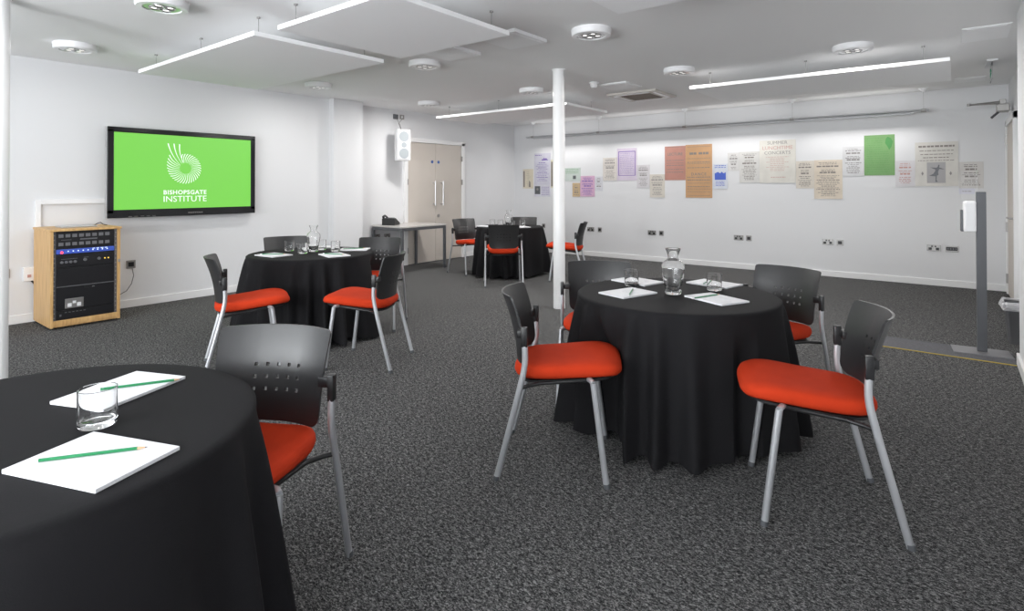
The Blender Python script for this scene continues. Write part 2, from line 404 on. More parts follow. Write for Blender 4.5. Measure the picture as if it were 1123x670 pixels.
for k, x in enumerate((-3.2, -1.67, 0, 1.68, 3.3)):
    w = MB().tube([(x, 0, .02), (x, 0, CH-2.385-.03)], .0022, 6).build('hanging_wire', M['steel'], lum)
    MB().lathe([(0, CH-2.385), (.055, CH-2.385), (.05, CH-2.385-.012), (.012, CH-2.385-.05), (0, CH-2.385-.05)], 20, (x, 0, 0)).build('ceiling_rose', M['panel'], w, 'auto')
    MB().tube([(x-.03, 0, .0), (x+.03, 0, .0)], .024, 14, ry=.058).build('joint_clip', M['steel'], lum, 'auto')

# ------------------------------------------------------------------ wall screen
tv = empty('wall_screen', (-7.30, 2.96, 1.53), 0, 'large black-framed flat screen showing a white swirl logo on green, on the left wall', 'television')
W2, H2 = .83, .507
bz = MB()
bz.box(-.07, .0, -W2, W2, H2-.058, H2, bev=.006).box(-.07, .0, -W2, W2, -H2, -H2+.090, bev=.006).box(-.07, .0, -W2, -W2+.062, -H2+.05, H2-.03, bev=.006).box(-.07, .0, W2-.06, W2, -H2+.05, H2-.03, bev=.006)
bz.build('screen_bezel', mat('gloss_black', (.008, .008, .01), .12), tv)
MB().box(-.072, -.012, -W2-.004, -W2+.012, -H2, H2).build('side_strip', M['chrome'], tv)
MB().box(-.105, -.06, -W2+.1, W2-.1, -H2+.1, H2-.1).build('wall_bracket', M['black'], tv)
sc_ = MB().box(-.02, -.006, -W2+.06, W2-.058, -H2+.088, H2-.056).build('display', M['screen'], tv)
# swirl mark
cy0, cz0 = 2.930-2.96, 1.592-1.53
lg = MB()
NR = 36
def ray(a, r0, r1, w0, w1, curve):
    n = 7; L = []; Rr = []
    for k in range(n+1):
        t = k/n; r = r0+(r1-r0)*t; aa = a + curve*t*t
        cpt = Vector((cos(aa)*r, sin(aa)*r)); w = w0+(w1-w0)*t
        tn = Vector((-sin(aa), cos(aa)))
        L.append(cpt+tn*w/2); Rr.append(cpt-tn*w/2)
    pts = [(cy0+q.x, cz0+q.y) for q in L + Rr[::-1]]
    lg.prism(pts, -.006, -.004, 'x')
for k in range(33):
    a = radians(114) - k*radians(322)/32
    t = k/32
    r1 = .173 + .018*t + .045*t**9
    ray(a, .066, r1, .0015, .0105, -.22)
for A_, B_, C_ in (((-.060, .040), (-.165, .155), (-.193, .290)), ((-.042, .058), (-.118, .165), (-.129, .290)), ((-.022, .070), (-.076, .160), (-.068, .287))):
    # long sweeping strokes rising at the left
    A_, B_, C_ = Vector(A_), Vector(B_), Vector(C_); n = 10; L = []; Rr = []
    for k in range(n+1):
        t = k/n; q = A_*(1-t)**2 + B_*2*t*(1-t) + C_*t*t; dq = ((B_-A_)*2*(1-t) + (C_-B_)*2*t).normalized(); nn = Vector((-dq.y, dq.x)); w = .002+.010*t
        L.append(q+nn*w/2); Rr.append(q-nn*w/2)
    lg.prism([(cy0+q.x, cz0+q.y) for q in L+Rr[::-1]], -.006, -.004, 'x')
lg.build('swirl_mark', M['screenw'], sc_)
rotA = (radians(90), 0, radians(90))
text_obj('BISHOPSGATE', 'screen_lettering', .070, M['screenw'], sc_, (-.005, cy0, 1.302-1.53), rotA, offset=.0014, width=.482, space=1.1)
text_obj('INSTITUTE', 'screen_lettering', .098, M['screenw'], sc_, (-.005, cy0, 1.222-1.53), rotA, width=.482)
ml = MB()
for k in range(9): ml.box(.0, .002, .0+k*.019, .013+k*.019, -H2+.03, -H2+.042)
ml.build('maker_plate', M['sockface'], tv)
kb = MB()
for k in range(5): kb.box(.0, .004, -W2+.2+k*.06, -W2+.235+k*.06, -H2+.012, -H2+.016)
kb.build('control_buttons', M['sockface'], tv)

# ------------------------------------------------------------------ equipment rack
ck = empty('equipment_rack', (-7.07, 1.805, 0), 0, 'beech cabinet with black audio rack units beneath the screen', 'equipment rack')
x0, x1, y0, y1, zt = -.30, .30, -.286, .286, .962
MB().box(x0, x1, y0, y0+.024, .02, zt-.02, bev=.002).box(x0, x1, y1-.024, y1, .02, zt-.02, bev=.002).box(x0, x0+.015, y0+.02, y1-.02, .03, zt-.02).box(x0, x1-.005, y0+.02, y1-.02, .03, .055).build('cabinet_body', M['wood'], ck)
MB().box(x0-.005, x1+.008, y0-.008, y1+.012, zt-.022, zt, bev=.004).build('cabinet_top', M['wood'], ck)
MB().box(x1-.03, x1, y0+.02, y1-.02, .045, .085, bev=.003).box(x1-.05, x1-.02, y0+.02, y1-.02, .02, .047).build('plinth', M['wood'], ck)
for (cx, cy) in ((-.24, -.24), (-.24, .24), (.24, -.24), (.24, .24)): MB().tube([(cx, cy, 0), (cx, cy, .03)], .02, 12).build('foot', M['black'], ck, 'auto')
MB().box(x1-.06, x1-.03, y0+.024, y1-.024, .085, zt-.022).build('rack_back', M['rack'], ck)
rl = MB()
rl.box(x1-.03, x1-.022, y0+.024, y0+.046, .085, zt-.022).box(x1-.03, x1-.022, y1-.046, y1-.024, .085, zt-.022)
rl.build('rack_rail', M['rackg'], ck)
hl = MB()
for k in range(19):
    z = .11 + k*.044
    for yy in (y0+.035, y1-.035): hl.box(x1-.022, x1-.019, yy-.005, yy+.005, z-.006, z+.006)
hl.build('rail_screws', M['sockface'], ck)
def unit(name, za, zb, m_='rack'):
    return MB().box(x1-.045, x1-.016, y0+.048, y1-.048, za, zb, bev=.002).build(name, M[m_], ck)
fx = x1-.016
u = unit('button_unit', .80, .925)
for rz in (.895, .815):
    for k in range(8): MB().box(fx, fx+.004, y0+.065+k*.054, y0+.065+k*.054+.038, rz-.016, rz+.016, bev=.0015).build('rack_button', M['rackg'], u)
MB().box(fx, fx+.002, -.05, .09, .850, .862).box(fx, fx+.002, -.2, -.12, .853, .857).build('unit_slot', M['rackg'], u)
u = unit('mixer_unit', .72, .765, 'rackblue')
MB().tube([(fx, -.195, .735), (fx+.004, -.195, .735)], .012, 12).build('power_light', M['ledr'], u)
s = MB()
for k in range(9): s.box(fx, fx+.003, -.15+k*.04, -.14+k*.04, .74, .749)
for k in range(4): s.box(fx, fx+.003, .05+k*.035, .072+k*.035, .755, .760)
s.build('level_lights', M['ledw'], u)
u = unit('amplifier', .59, .71)
for k in range(4): MB().tube([(fx, -.195+k*.035, .64), (fx+.010, -.195+k*.035, .64)], .013, 14).tube([(fx+.01, -.195+k*.035, .64), (fx+.016, -.195+k*.035, .64)], .007, 12).build('dial', M['rackg'], u, 'auto')
for yy in (-.01, .105): MB().tube([(fx, yy, .652), (fx+.012, yy, .652)], .014, 14).build('dial', M['rackg'], u, 'auto')
MB().box(fx, fx+.003, .15, .162, .645, .657).box(fx, fx+.003, .18, .192, .645, .657).build('signal_light', M['ledy'], u)
MB().box(fx, fx+.0015, -.20, -.07, .668, .672).box(fx, fx+.0015, -.02, .02, .672, .676).build('unit_print', M['rackg'], u)
u = unit('blank_panel', .405, .585); MB().box(fx, fx+.002, y0+.05, y1-.05, .402, .408).build('panel_joint', M['rackg'], u)
u = unit('drawer_unit', .18, .40)
MB().box(fx, fx+.006, -.015, .035, .37, .395, bev=.002).build('drawer_catch', M['black'], u)
MB().box(fx, fx+.003, .05, .07, .375, .382).build('drawer_label', M['sockface'], u)
so = MB().box(fx, fx+.008, -.17, -.02, .19, .285, bev=.004).build('power_outlet', M['sockface'], u)
MB().box(fx+.008, fx+.011, -.15, -.118, .205, .24).box(fx+.008, fx+.011, -.075, -.043, .205, .24).box(fx+.008, fx+.012, -.11, -.083, .235, .26).build('outlet_sockets', M['white'], so)
u = unit('patch_unit', .09, .175)
p_ = MB()
for k in range(6): p_.box(fx, fx+.002, -.17+k*.03, -.153+k*.03, .15, .156)
p_.box(fx, fx+.002, -.21, -.195, .12, .14)
p_.build('unit_print', M['rackg'], u)
MB().box(fx-.002, fx+.002, y0+.024, y0+.027, .09, .93).build('rail_edge', M['rackg'], ck)
MB().box(x1, x1+.012, y1-.022, y1-.004, .60, .63, bev=.002).build('door_catch', M['steel'], ck)
lp = empty('flat_media_box', (-7.05, 1.80, .963), 0, 'thin silver tray lying on top of the beech rack cabinet', 'tray')
MB().box(-.11, .11, -.16, .14, 0, .014, bev=.005).build('tray_body', M['silver'], lp)
MB().tube([(0, .14, .008), (.02, .17, .03), (-.01, .20, .035), (-.03, .23, .012), (0, .255, .004)], .004, 8).build('cable', M['black'], lp, 'auto')

def plate(name, loc, w, h_, rot, label, cat, group=None, kind_='double', m_='sockface'):
    e = empty(name, loc, rot, label, cat, group)     # local: x along the wall, -y out of the wall
    MB().box(-w/2, w/2, -.010, 0, -h_/2, h_/2, bev=.002).build('face_plate', M[m_], e)
    if kind_ == 'double':
        for s_ in (-1, 1): MB().box(s_*w*.26-.018, s_*w*.26+.018, -.013, -.008, -.028, .006).build('outlet', M['black'], e)
        for s_ in (-1, 1): MB().box(s_*w*.12-.010, s_*w*.12+.010, -.014, -.008, .014, .032).build('rocker_switch', M['black'], e)
    elif kind_ == 'data': MB().box(-w*.3, w*.3, -.013, -.008, -.024, .024).build('data_port', M['black'], e)
    elif kind_ == 'multi':
        MB().box(-w*.42, w*.42, -.013, -.008, -.024, .024).build('port_panel', M['black'], e)
        for k in range(4): MB().box(-w*.34+k*w*.2, -w*.34+k*w*.2+.016, -.015, -.012, -.01, .01).build('data_port', M['rackg'], e)
    elif kind_ == 'switch': MB().box(-.012, .012, -.014, -.008, -.018, .018, bev=.002).build('rocker_switch', M['white'], e)
    return e
# poster wall outlets
for i, (xa, w, za, kd, wd) in enumerate([(-6.78, .075, .545, 'data', 'single dark outlet beside the far table'),
        (-5.655, .155, .523, 'double', 'double power outlet behind the far right chair'), (-5.45, .082, .523, 'data', 'small data outlet behind the far right chair'),
        (-4.37, .155, .519, 'double', 'double power outlet low on the wall under the lilac poster'), (-4.19, .082, .519, 'data', 'small data outlet low on the wall under the lilac poster'),
        (-2.837, .155, .512, 'double', 'double power outlet low on the wall under the blue print poster'), (-2.674, .085, .512, 'data', 'small data outlet low on the wall under the blue print poster'),
        (-1.528, .15, .52, 'double', 'double power outlet low on the wall under the tan poster'), (-1.365, .09, .52, 'data', 'small data outlet low on the wall under the tan poster'),
        (-.238, .155, .515, 'double', 'double power outlet under the dancer poster'), (-.042, .146, .515, 'multi', 'wide data outlet at the right end of the poster wall')]):
    plate('wall_outlet', (xa, YB, za), w, .086 if w > .1 else .09, 0, wd, 'outlet', 'outlets along the poster wall', kd)
RA = pi/2   # plates on the left wall face +x
plate('wall_outlet', (XA, 2.39, .487), .092, .092, RA, 'single steel outlet with a cable right of the beech cabinet', 'outlet', None, 'data')
plate('wall_outlet', (XA, 1.315, .51), .05, .09, RA, 'small steel plate on the wall beside the left column', 'outlet', None, 'none')
plate('wall_outlet', (XD, 6.388, 2.567), .11, .085, RA, 'grey square plate high on the wall left of the speaker plug', 'outlet', None, 'none', 'greym')
plate('wall_outlet', (XD, 6.525, 2.573), .10, .08, RA, 'high outlet with a white plug above the wall speaker', 'outlet', None, 'switch')
plate('wall_outlet', (XD, 5.996, .538), .12, .085, RA, 'left outlet on the wall beneath the corner desk', 'outlet', None, 'double')
plate('wall_outlet', (XD, 6.206, .53), .13, .09, RA, 'right outlet on the wall beneath the corner desk', 'outlet', None, 'double')
jb = empty('junction_box', (XA, 1.484, .49), RA, 'white box with red switch on the wall left of the beech cabinet', 'switch box')
MB().box(-.045, .045, -.04, 0, -.07, .07, bev=.004).build('box_body', M['white'], jb); MB().box(-.015, .015, -.045, -.038, -.035, -.005).build('box_switch', M['inkr'], jb)
MB().tube([(.02, -.03, -.07), (.04, -.03, -.10), (.05, -.03, -.12)], .008, 8).build('cable', M['black'], jb)
tk = tag(MB().box(XA, XA+.03, 1.531, 1.578, .90, 1.24, bev=.003).box(XA, XA+.03, 1.578, 2.20, 1.19, 1.24, bev=.003).build('cable_trunking', M['white']), 'white cable trunking running from the beech cabinet to the screen', 'trunking')
cb = tag(MB().tube([(XA+.015, 2.40, .44), (XA+.03, 2.41, .36), (XA+.04, 2.385, .27), (XA+.06, 2.33, .20), (XA+.08, 2.25, .165), (XA+.10, 2.10, .155)], .004, 8).build('power_cable', M['greym'], smooth=True), 'thin grey cable hanging from the outlet to the beech cabinet', 'cable')

# ------------------------------------------------------------------ wall speaker
sp = empty('wall_speaker', (-7.33, 6.33, 1.80), radians(66), 'white wall speaker above the desk beside the double doors', 'speaker')  # local -y is the front
MB().box(-.115, .115, -.14, .03, 0, .52, bev=.012).build('speaker_case', M['white'], sp)
gr = MB().box(-.10, .10, -.146, -.138, .02, .50, bev=.004).build('speaker_grille', M['vent2'], sp)
for z, r in ((.40, .085), (.26, .045), (.12, .085)):
    MB().tube([(0, -.146, z), (0, -.150, z)], r, 28).build('driver_cone', M['grille'], gr, 'auto')
MB().box(-.02, .02, .03, .15, .12, .40).build('wall_mount', M['steel'], sp)
MB().tube([(0, .0, .51), (.01, .10, .60), (-.04, .155, .73)], .004, 8).tube([(0, .0, .51), (-.02, .10, .64), (.08, .19, .74)], .004, 8).build('speaker_cable', M['inkl'], sp)

# ------------------------------------------------------------------ desk and phone
dk = empty('desk', (-7.165, 6.355, 0), 0, 'grey topped desk with square steel legs against the wall by the doors', 'desk')
MB().box(-.37, .385, -.49, .49, .715, .74, bev=.003).build('desk_top', M['desk'], dk)
MB().box(-.36, .375, -.48, -.45, .67, .715).box(-.36, .375, .45, .48, .67, .715).box(-.36, -.33, -.46, .46, .67, .715).box(.345, .375, -.46, .46, .67, .715).build('steel_frame', M['greym'], dk)
for sx in (-.345, .36):
    for sy in (-.465, .465): MB().box(sx-.02, sx+.02, sy-.02, sy+.02, 0, .70, bev=.003).build('leg', M['greym'], dk)
ph = empty('desk_phone', (-7.27, 6.07, .741), radians(25), 'black desk phone with a handset on the corner desk', 'telephone')
MB().prism([(-.11, 0), (.10, 0), (.10, .03), (-.06, .115), (-.11, .11)], -.12, .10, 'x').build('phone_body', M['black'], ph)
MB().tube([(-.095, -.11, .13), (-.095, -.06, .155), (-.095, .0, .135), (-.095, .08, .075)], [.024, .016, .016, .024], 10).build('handset', M['black'], ph, 'auto')
sc2 = MB().box(-.03, .075, -.04, .03, 0, .003).build('phone_display', M['grille'], ph); sc2.location = (0, -.02, .103); sc2.rotation_euler = (radians(-28), 0, 0)
kp = MB()
for i in range(3):
    for j in range(4): kp.box(-.02+i*.03, .0+i*.03, -.03+j*.02, -.017+j*.02, 0, .005)
k2 = kp.build('keypad', M['greym'], ph); k2.location = (0, .055, .060); k2.rotation_euler = (radians(-28), 0, 0)

# ------------------------------------------------------------------ posters
rng = random.Random(4)
POST = [
 ((-7.323,-7.050,1.324,1.738), (.66,.60,.48), 'ink', 'engr', 'cream engraved print, first poster in the row at the far left'),
 ((-7.024,-6.606,1.404,2.063), (.60,.59,.67), 'inkp', 'ship', 'tall lavender programme sheet with a purple skyline, left of the column'),
 ((-7.026,-6.606,1.155,1.403), (.64,.64,.70), 'inkp', 'photo', 'pale sheet with a dark portrait under the lavender programme'),
 ((-6.600,-6.425,1.338,1.919), (.68,.65,.50), 'ink', 'engr', 'cream yellow print just left of the middle column'),
 ((-6.300,-5.881,1.475,1.745), (.56,.62,.585), 'inkg', 'stamp', 'mint green sheet just right of the middle column'),
 ((-6.073,-5.895,1.162,1.436), (.56,.42,.25), 'ink', 'lines', 'small tan sheet under the mint green one'),
 ((-5.893,-5.560,1.165,1.575), (.62,.40,.54), 'inkp', 'lines', 'bright pink sheet right of the column'),
 ((-5.558,-5.382,1.277,1.561), (.62,.62,.66), 'inkl', 'lines', 'small grey sheet beside the pink one'),
 ((-5.378,-5.077,1.482,1.920), (.66,.62,.58), 'inkl', 'lines', 'beige sheet left of the lilac bordered poster'),
 ((-5.075,-4.666,1.479,2.086), (.61,.54,.64), 'inkp', 'border', 'lilac poster with a dark purple border'),
 ((-4.665,-4.411,1.343,1.764), (.62,.60,.62), 'inkl', 'lines', 'small grey sheet right of the lilac poster'),
 ((-4.409,-4.121,1.166,1.586), (.62,.58,.52), 'inkl', 'lines', 'low hanging beige sheet left of the red lecture poster'),
 ((-4.119,-3.737,1.477,2.083), (.47,.235,.19), 'ink', 'LECTURE', 'brick red poster headed LECTURE'),
 ((-3.735,-3.270,1.169,2.094), (.55,.325,.17), 'ink', 'DANCE', 'tall orange poster with the word DANCE'),
 ((-3.257,-3.011,1.327,1.746), (.62,.65,.72), 'inkb', 'band', 'small sheet with a bold blue picture band'),
 ((-3.009,-2.823,1.627,1.927), (.64,.63,.62), 'inkl', 'lines', 'small pale grey sheet right of the blue one'),
 ((-2.821,-2.505,1.427,1.935), (.64,.63,.61), 'ink', 'lines', 'grey text sheet left of the summer concerts poster'),
 ((-2.503,-1.965,1.421,2.105), (.68,.66,.61), 'inkr', 'SUMMER', 'large cream poster headed SUMMER LUNCHTIME CONCERTS'),
 ((-1.964,-1.713,1.334,1.760), (.66,.61,.54), 'ink', 'lines', 'beige text sheet right of the summer concerts poster'),
 ((-1.711,-1.329,1.174,1.766), (.68,.60,.50), 'ink', 'lines', 'larger peach text sheet hanging low, centre right'),
 ((-1.327,-1.053,1.521,1.954), (.65,.65,.66), 'inkl', 'lines', 'grey text sheet left of the green poster'),
 ((-1.050,-.676,1.523,2.108), (.20,.38,.15), 'inkg', 'green', 'bright green poster, tallest in the right half of the row'),
 ((-.671,-.444,1.360,1.726), (.66,.64,.66), 'inkr', 'lines', 'pale sheet with red text right of the green poster'),
 ((-.442,.036,1.366,1.975), (.66,.64,.60), 'ink', 'dancer', 'large cream poster with a dark dancing figure'),
 ((.038,.296,1.338,1.691), (.64,.62,.60), 'ink', 'lines', 'last text sheet of the row, above the sanitiser stand'),
 ((.038,.205,1.259,1.336), (.68,.68,.76), 'inkl', 'lines', 'small lavender strip under the last text sheet'),
]
def words(mb, xa, xb, z, h, y, dens=.8):
    x = xa
    while x < xb-.006:
        w = rng.uniform(.012, .05) if h < .016 else rng.uniform(.03, .07)
        w = min(w, xb-x)
        mb.box(x, x+w, y-.0008, y, z-h/2, z+h/2); x += w + rng.uniform(.006, .012)
rotB = (radians(90), 0, 0)
for i, (r, colr, ink, style, label) in enumerate(POST):
    xa, xb, za, zb = r; w, h_ = xb-xa, zb-za; cx, cz = (xa+xb)/2, (za+zb)/2
    e = empty('wall_poster', (cx, YB, cz), 0, label, 'poster', 'printed posters along the back wall')
    pm = mat('poster_paper_%s' % chr(97+i), colr, .75, var=.06, vscale=7)
    t = .004 + .0015*(i % 3)
    sh = MB().box(-w/2+.0006, w/2-.0006, -t, 0, -h_/2, h_/2).build('poster_sheet', pm, e)
    y = -t; pr = MB(); im = M[ink]; a = w/2-.03
    if style == 'lines':
        z = h_/2-.04; k = 0
        while z > -h_/2+.03:
            hh = .022 if k in (2, 5) else rng.choice((.006, .008, .011)); f = rng.uniform(.55, 1)
            words(pr, -a*f, a*f, z, hh, y); z -= hh + (.026 if k in (1, 2, 5) else .015); k += 1
    elif style == 'engr':
        pr.box(-w/2+.01, -w/2+.05, y-.0008, y, -h_/2+.03, h_/2-.04)
        for k in range(9): pr.box(-a*.4+rng.uniform(-.02, .03), a*.7*rng.uniform(.3, 1), y-.0008, y, h_/2-.06-k*.035-.004, h_/2-.06-k*.035)
        pr.prism([(.02, -h_/2+.03), (.07, -h_/2+.03), (.06, -h_/2+.14), (.03, -h_/2+.17)], y-.0008, y, 'y')
    elif style == 'ship':
        words(pr, -a, -.02, h_/2-.04, .014, y)
        pr.prism([(-.02, h_/2-.15), (.0, h_/2-.12), (.03, h_/2-.12), (.05, h_/2-.09), (.07, h_/2-.12), (.10, h_/2-.10), (.13, h_/2-.13), (.16, h_/2-.15)], y-.0008, y, 'y')
        for k in range(12): words(pr, -a*(.5+.5*((k*37) % 5)/5), a*(.5+.5*((k*37) % 5)/5), h_/2-.2-k*.034, .008 if k % 3 else .013, y)
    elif style == 'photo':
        ph_ = MB().box(-w/2+.02, -w/2+.16, y-.001, y, -h_/2+.05, h_/2-.03).build('portrait_print', M['greym'], sh)
        MB().lathe([(0, 0), (.028, 0), (.028, .001), (0, .001)], 16).build('portrait_face', M['inkl'], ph_, loc=(-w/2+.09, y-.0015, .03)).rotation_euler = (radians(90), 0, 0)
        for k in range(6): words(pr, -.02, a, h_/2-.05-k*.032, .008, y)
    elif style == 'stamp':
        MB().box(-.03+.06, .04+.06, y-.001, y, -h_/2+.04, -h_/2+.11).build('stamp_print', M['greym'], sh)
        for k in range(4): words(pr, -a*.8, a*.9, h_/2-.03-k*.027, .007, y)
    elif style == 'border':
        f = .045
        for (p0, p1, q0, q1) in ((-a-.0, a, h_/2-.07, h_/2-.055), (-a, a, -h_/2+.09, -h_/2+.10), (-a, -a+.014, -h_/2+.09, h_/2-.055), (a-.014, a, -h_/2+.09, h_/2-.055)): pr.box(p0, p1, y-.0008, y, q0, q1)
        for k in range(13): words(pr, -a+.03, a-.03, h_/2-.10-k*.031, .006, y)
    elif style == 'LECTURE':
        text_obj('LECTURE', 'poster_heading', .068, im, sh, (0, y, h_/2-.145), rotB, offset=.0015)
        for z, hh in ((-.04, .012), (.05, .012), (.0, .009), (-.11, .012), (-.16, .012)): words(pr, -a, a, z, hh, y)
        pr.box(-a, a, y-.0008, y, h_/2-.02, h_/2-.014)
    elif style == 'DANCE':
        text_obj('DANCE', 'poster_heading', .068, im, sh, (0, y, -.055), rotB, space=1.25, offset=.0012)
        words(pr, -a*.8, -.03, h_/2-.155, .04, y); words(pr, .0, a*.85, h_/2-.155, .04, y)
        for z, hh in ((.22, .007), (.155, .012), (.13, .006), (.06, .012), (-.105, .014), (-.155, .014), (-.21, .008), (-.27, .010), (-.31, .007), (-.36, .006)): words(pr, -a, a, z, hh, y)
        pr.box(-a, a, y-.0008, y, h_/2-.04, h_/2-.035).box(-a, a, y-.0008, y, -h_/2+.035, -h_/2+.04)
    elif style == 'band':
        pr.prism([(-a, -.06), (a, -.06), (a, .07), (a*.6, .05), (a*.3, .08), (0, .05), (-a*.4, .075), (-a, .05)], y-.0008, y, 'y')
        words(pr, -a, a, h_/2-.03, .012, y); words(pr, -a, a, h_/2-.06, .010, y)
        for k in range(4): words(pr, -a*.8, a*.8, -.09-k*.022, .008, y)
    elif style == 'SUMMER':
        text_obj('SUMMER', 'poster_heading', .075, M['inkl'], sh, (0, y, h_/2-.045), rotB, sx=1.05)
        text_obj('LUNCHTIME', 'poster_heading', .078, M['inkr'], sh, (0, y, h_/2-.125), rotB, sx=1.05)
        text_obj('CONCERTS', 'poster_heading', .072, M['inkl'], sh, (0, y, h_/2-.205), rotB, sx=1.05)
        for k in range(9): words(pr, -a*(.45 if k % 3 else .7), a*(.45 if k % 3 else .7), h_/2-.27-k*.027, .006, y)
        words(pr, -a*.4, a*.5, -h_/2+.09, .010, y)
    elif style == 'green':
        MB().prism([(.10, h_/2-.03), (.14, h_/2-.05), (.165, h_/2-.10), (.15, h_/2-.17), (.12, h_/2-.22), (.10, h_/2-.17), (.07, h_/2-.12), (.08, h_/2-.06)], y-.0012, y, 'y').build('picture_print', im, sh)
        for k in range(16): words(pr, -a, (.04 if k < 6 else a*.8), h_/2-.05-k*.032, .004, y)
    elif style == 'dancer':
        text_ = 0
        for z, hh, f in ((h_/2-.06, .024, .95), (h_/2-.12, .010, .9), (h_/2-.17, .010, .85), (h_/2-.215, .012, .7), (h_/2-.255, .008, .98)): words(pr, -a*f, a*f, z, hh, y)
        bg = MB().box(-.105, .10, y-.001, y, -h_/2+.045, h_/2-.28).build('picture_ground', M['pgrey2'], sh)
        yb = y-.0012; zc = -.13
        MB().prism([(.02, zc+.115), (.032, zc+.12), (.035, zc+.10), (.028, zc+.085), (.09, zc+.055), (.03, zc+.06), (.018, zc+.02), (.022, zc-.02), (.005, zc-.03), (.0, zc-.09), (.015, zc-.115), (-.012, zc-.115), (-.008, zc-.04), (-.08, zc-.03), (-.035, zc-.005), (-.015, zc+.03), (-.012, zc+.055), (-.07, zc+.085), (.0, zc+.078), (.015, zc+.09)], yb-.0006, yb, 'y').build('dancing_figure', M['greym'], bg)
        for s_ in (-1, 1): MB().prism([(s_*.155-.014, -.13), (s_*.155, -.16), (s_*.155+.014, -.13), (s_*.155, -.10)], y-.0008, y, 'y').build('ornament_print', M['inkl'], sh)
    pr.build('poster_print', im, sh)

# ------------------------------------------------------------------ sanitiser stand, bin, floor strip
ss = empty('sanitiser_stand', (.165, 6.04, 0), radians(6), 'grey hand sanitiser stand on a flat steel foot near the right edge', 'sanitiser stand')
MB().box(-.195, .185, -.125, .125, 0, .012, bev=.003).build('base_plate', M['basem'], ss)
MB().box(-.032, .032, -.02, .02, .012, 1.32, bev=.003).build('post', M['greym'], ss)
MB().box(-.115, -.035, -.06, .045, .985, 1.245, bev=.016).build('dispenser', M['white'], ss)
MB().box(-.130, -.112, .0, .055, .99, 1.17, bev=.004).build('dispenser_back', M['greym'], ss)
MB().box(-.125, -.02, .02, .024, 1.255, 1.50).box(-.026, -.018, .016, .028, 1.255, 1.50).build('sheet_holder', M['glass'], ss)
bn = empty('waste_bin', (.43, 6.62, 0), 0, 'grey waste bin with a clear liner by the right-hand wall', 'bin')
bq = MB(); ang = [(-1, -1), (1, -1), (1, 1), (-1, 1)]
def rr(w, d, r, z, n=5):
    o = []
    for k, (sx, sy) in enumerate(((1, 1), (-1, 1), (-1, -1), (1, -1))):
        for j in range(n+1):
            a = k*pi/2 + j/n*pi/2; o.append((sx*(w-r)+r*cos(a), sy*(d-r)+r*sin(a), z))
    return o
def loft(rings, cap0=True, cap1=True):
    m_ = MB(); n = len(rings[0]); V = [v for g in rings for v in g]
    Fc = [[i*n+k, i*n+(k+1) % n, (i+1)*n+(k+1) % n, (i+1)*n+k] for i in range(len(rings)-1) for k in range(n)]
    if cap0: Fc.append(list(range(n))[::-1])
    if cap1: Fc.append([(len(rings)-1)*n+k for k in range(n)])
    m_._new(V, Fc); return m_
loft([rr(.072, .10, .02, 0), rr(.098, .135, .025, .34), rr(.102, .14, .025, .345), rr(.094, .131, .022, .345), rr(.068, .095, .02, .01)]).build('bin_body', M['bin'], bn, 'auto')
ln = []
for k in range(7):
    g = rr(.100+.0025*k, .138+.004*k, .02, .352+[0, .012, .006, -.01, -.03, -.045, -.05][k])
    ln.append([(x+rng.uniform(-.006, .006)*min(k, 3), y_+rng.uniform(-.006, .006)*min(k, 3), z+rng.uniform(-.012, .012)*min(k, 4)/3) for x, y_, z in g])
loft(ln, False, False).build('bin_liner', M['liner'], bn, False)
st = empty('floor_strip', (-.11, 5.93, 0), 0, 'dark floor strip with a thin yellow edge, crossing to the right-hand wall', 'floor strip')
MB().box(-.52, .47, -.17, .21, 0, .004).build('strip_mat', M['mat_strip'], st)
MB().box(-.52, .47, -.181, -.17, 0, .005).build('yellow_edge', M['yellow'], st)
MB().box(-.52, .47, .21, .218, 0, .006).build('metal_edge', M['greym'], st)

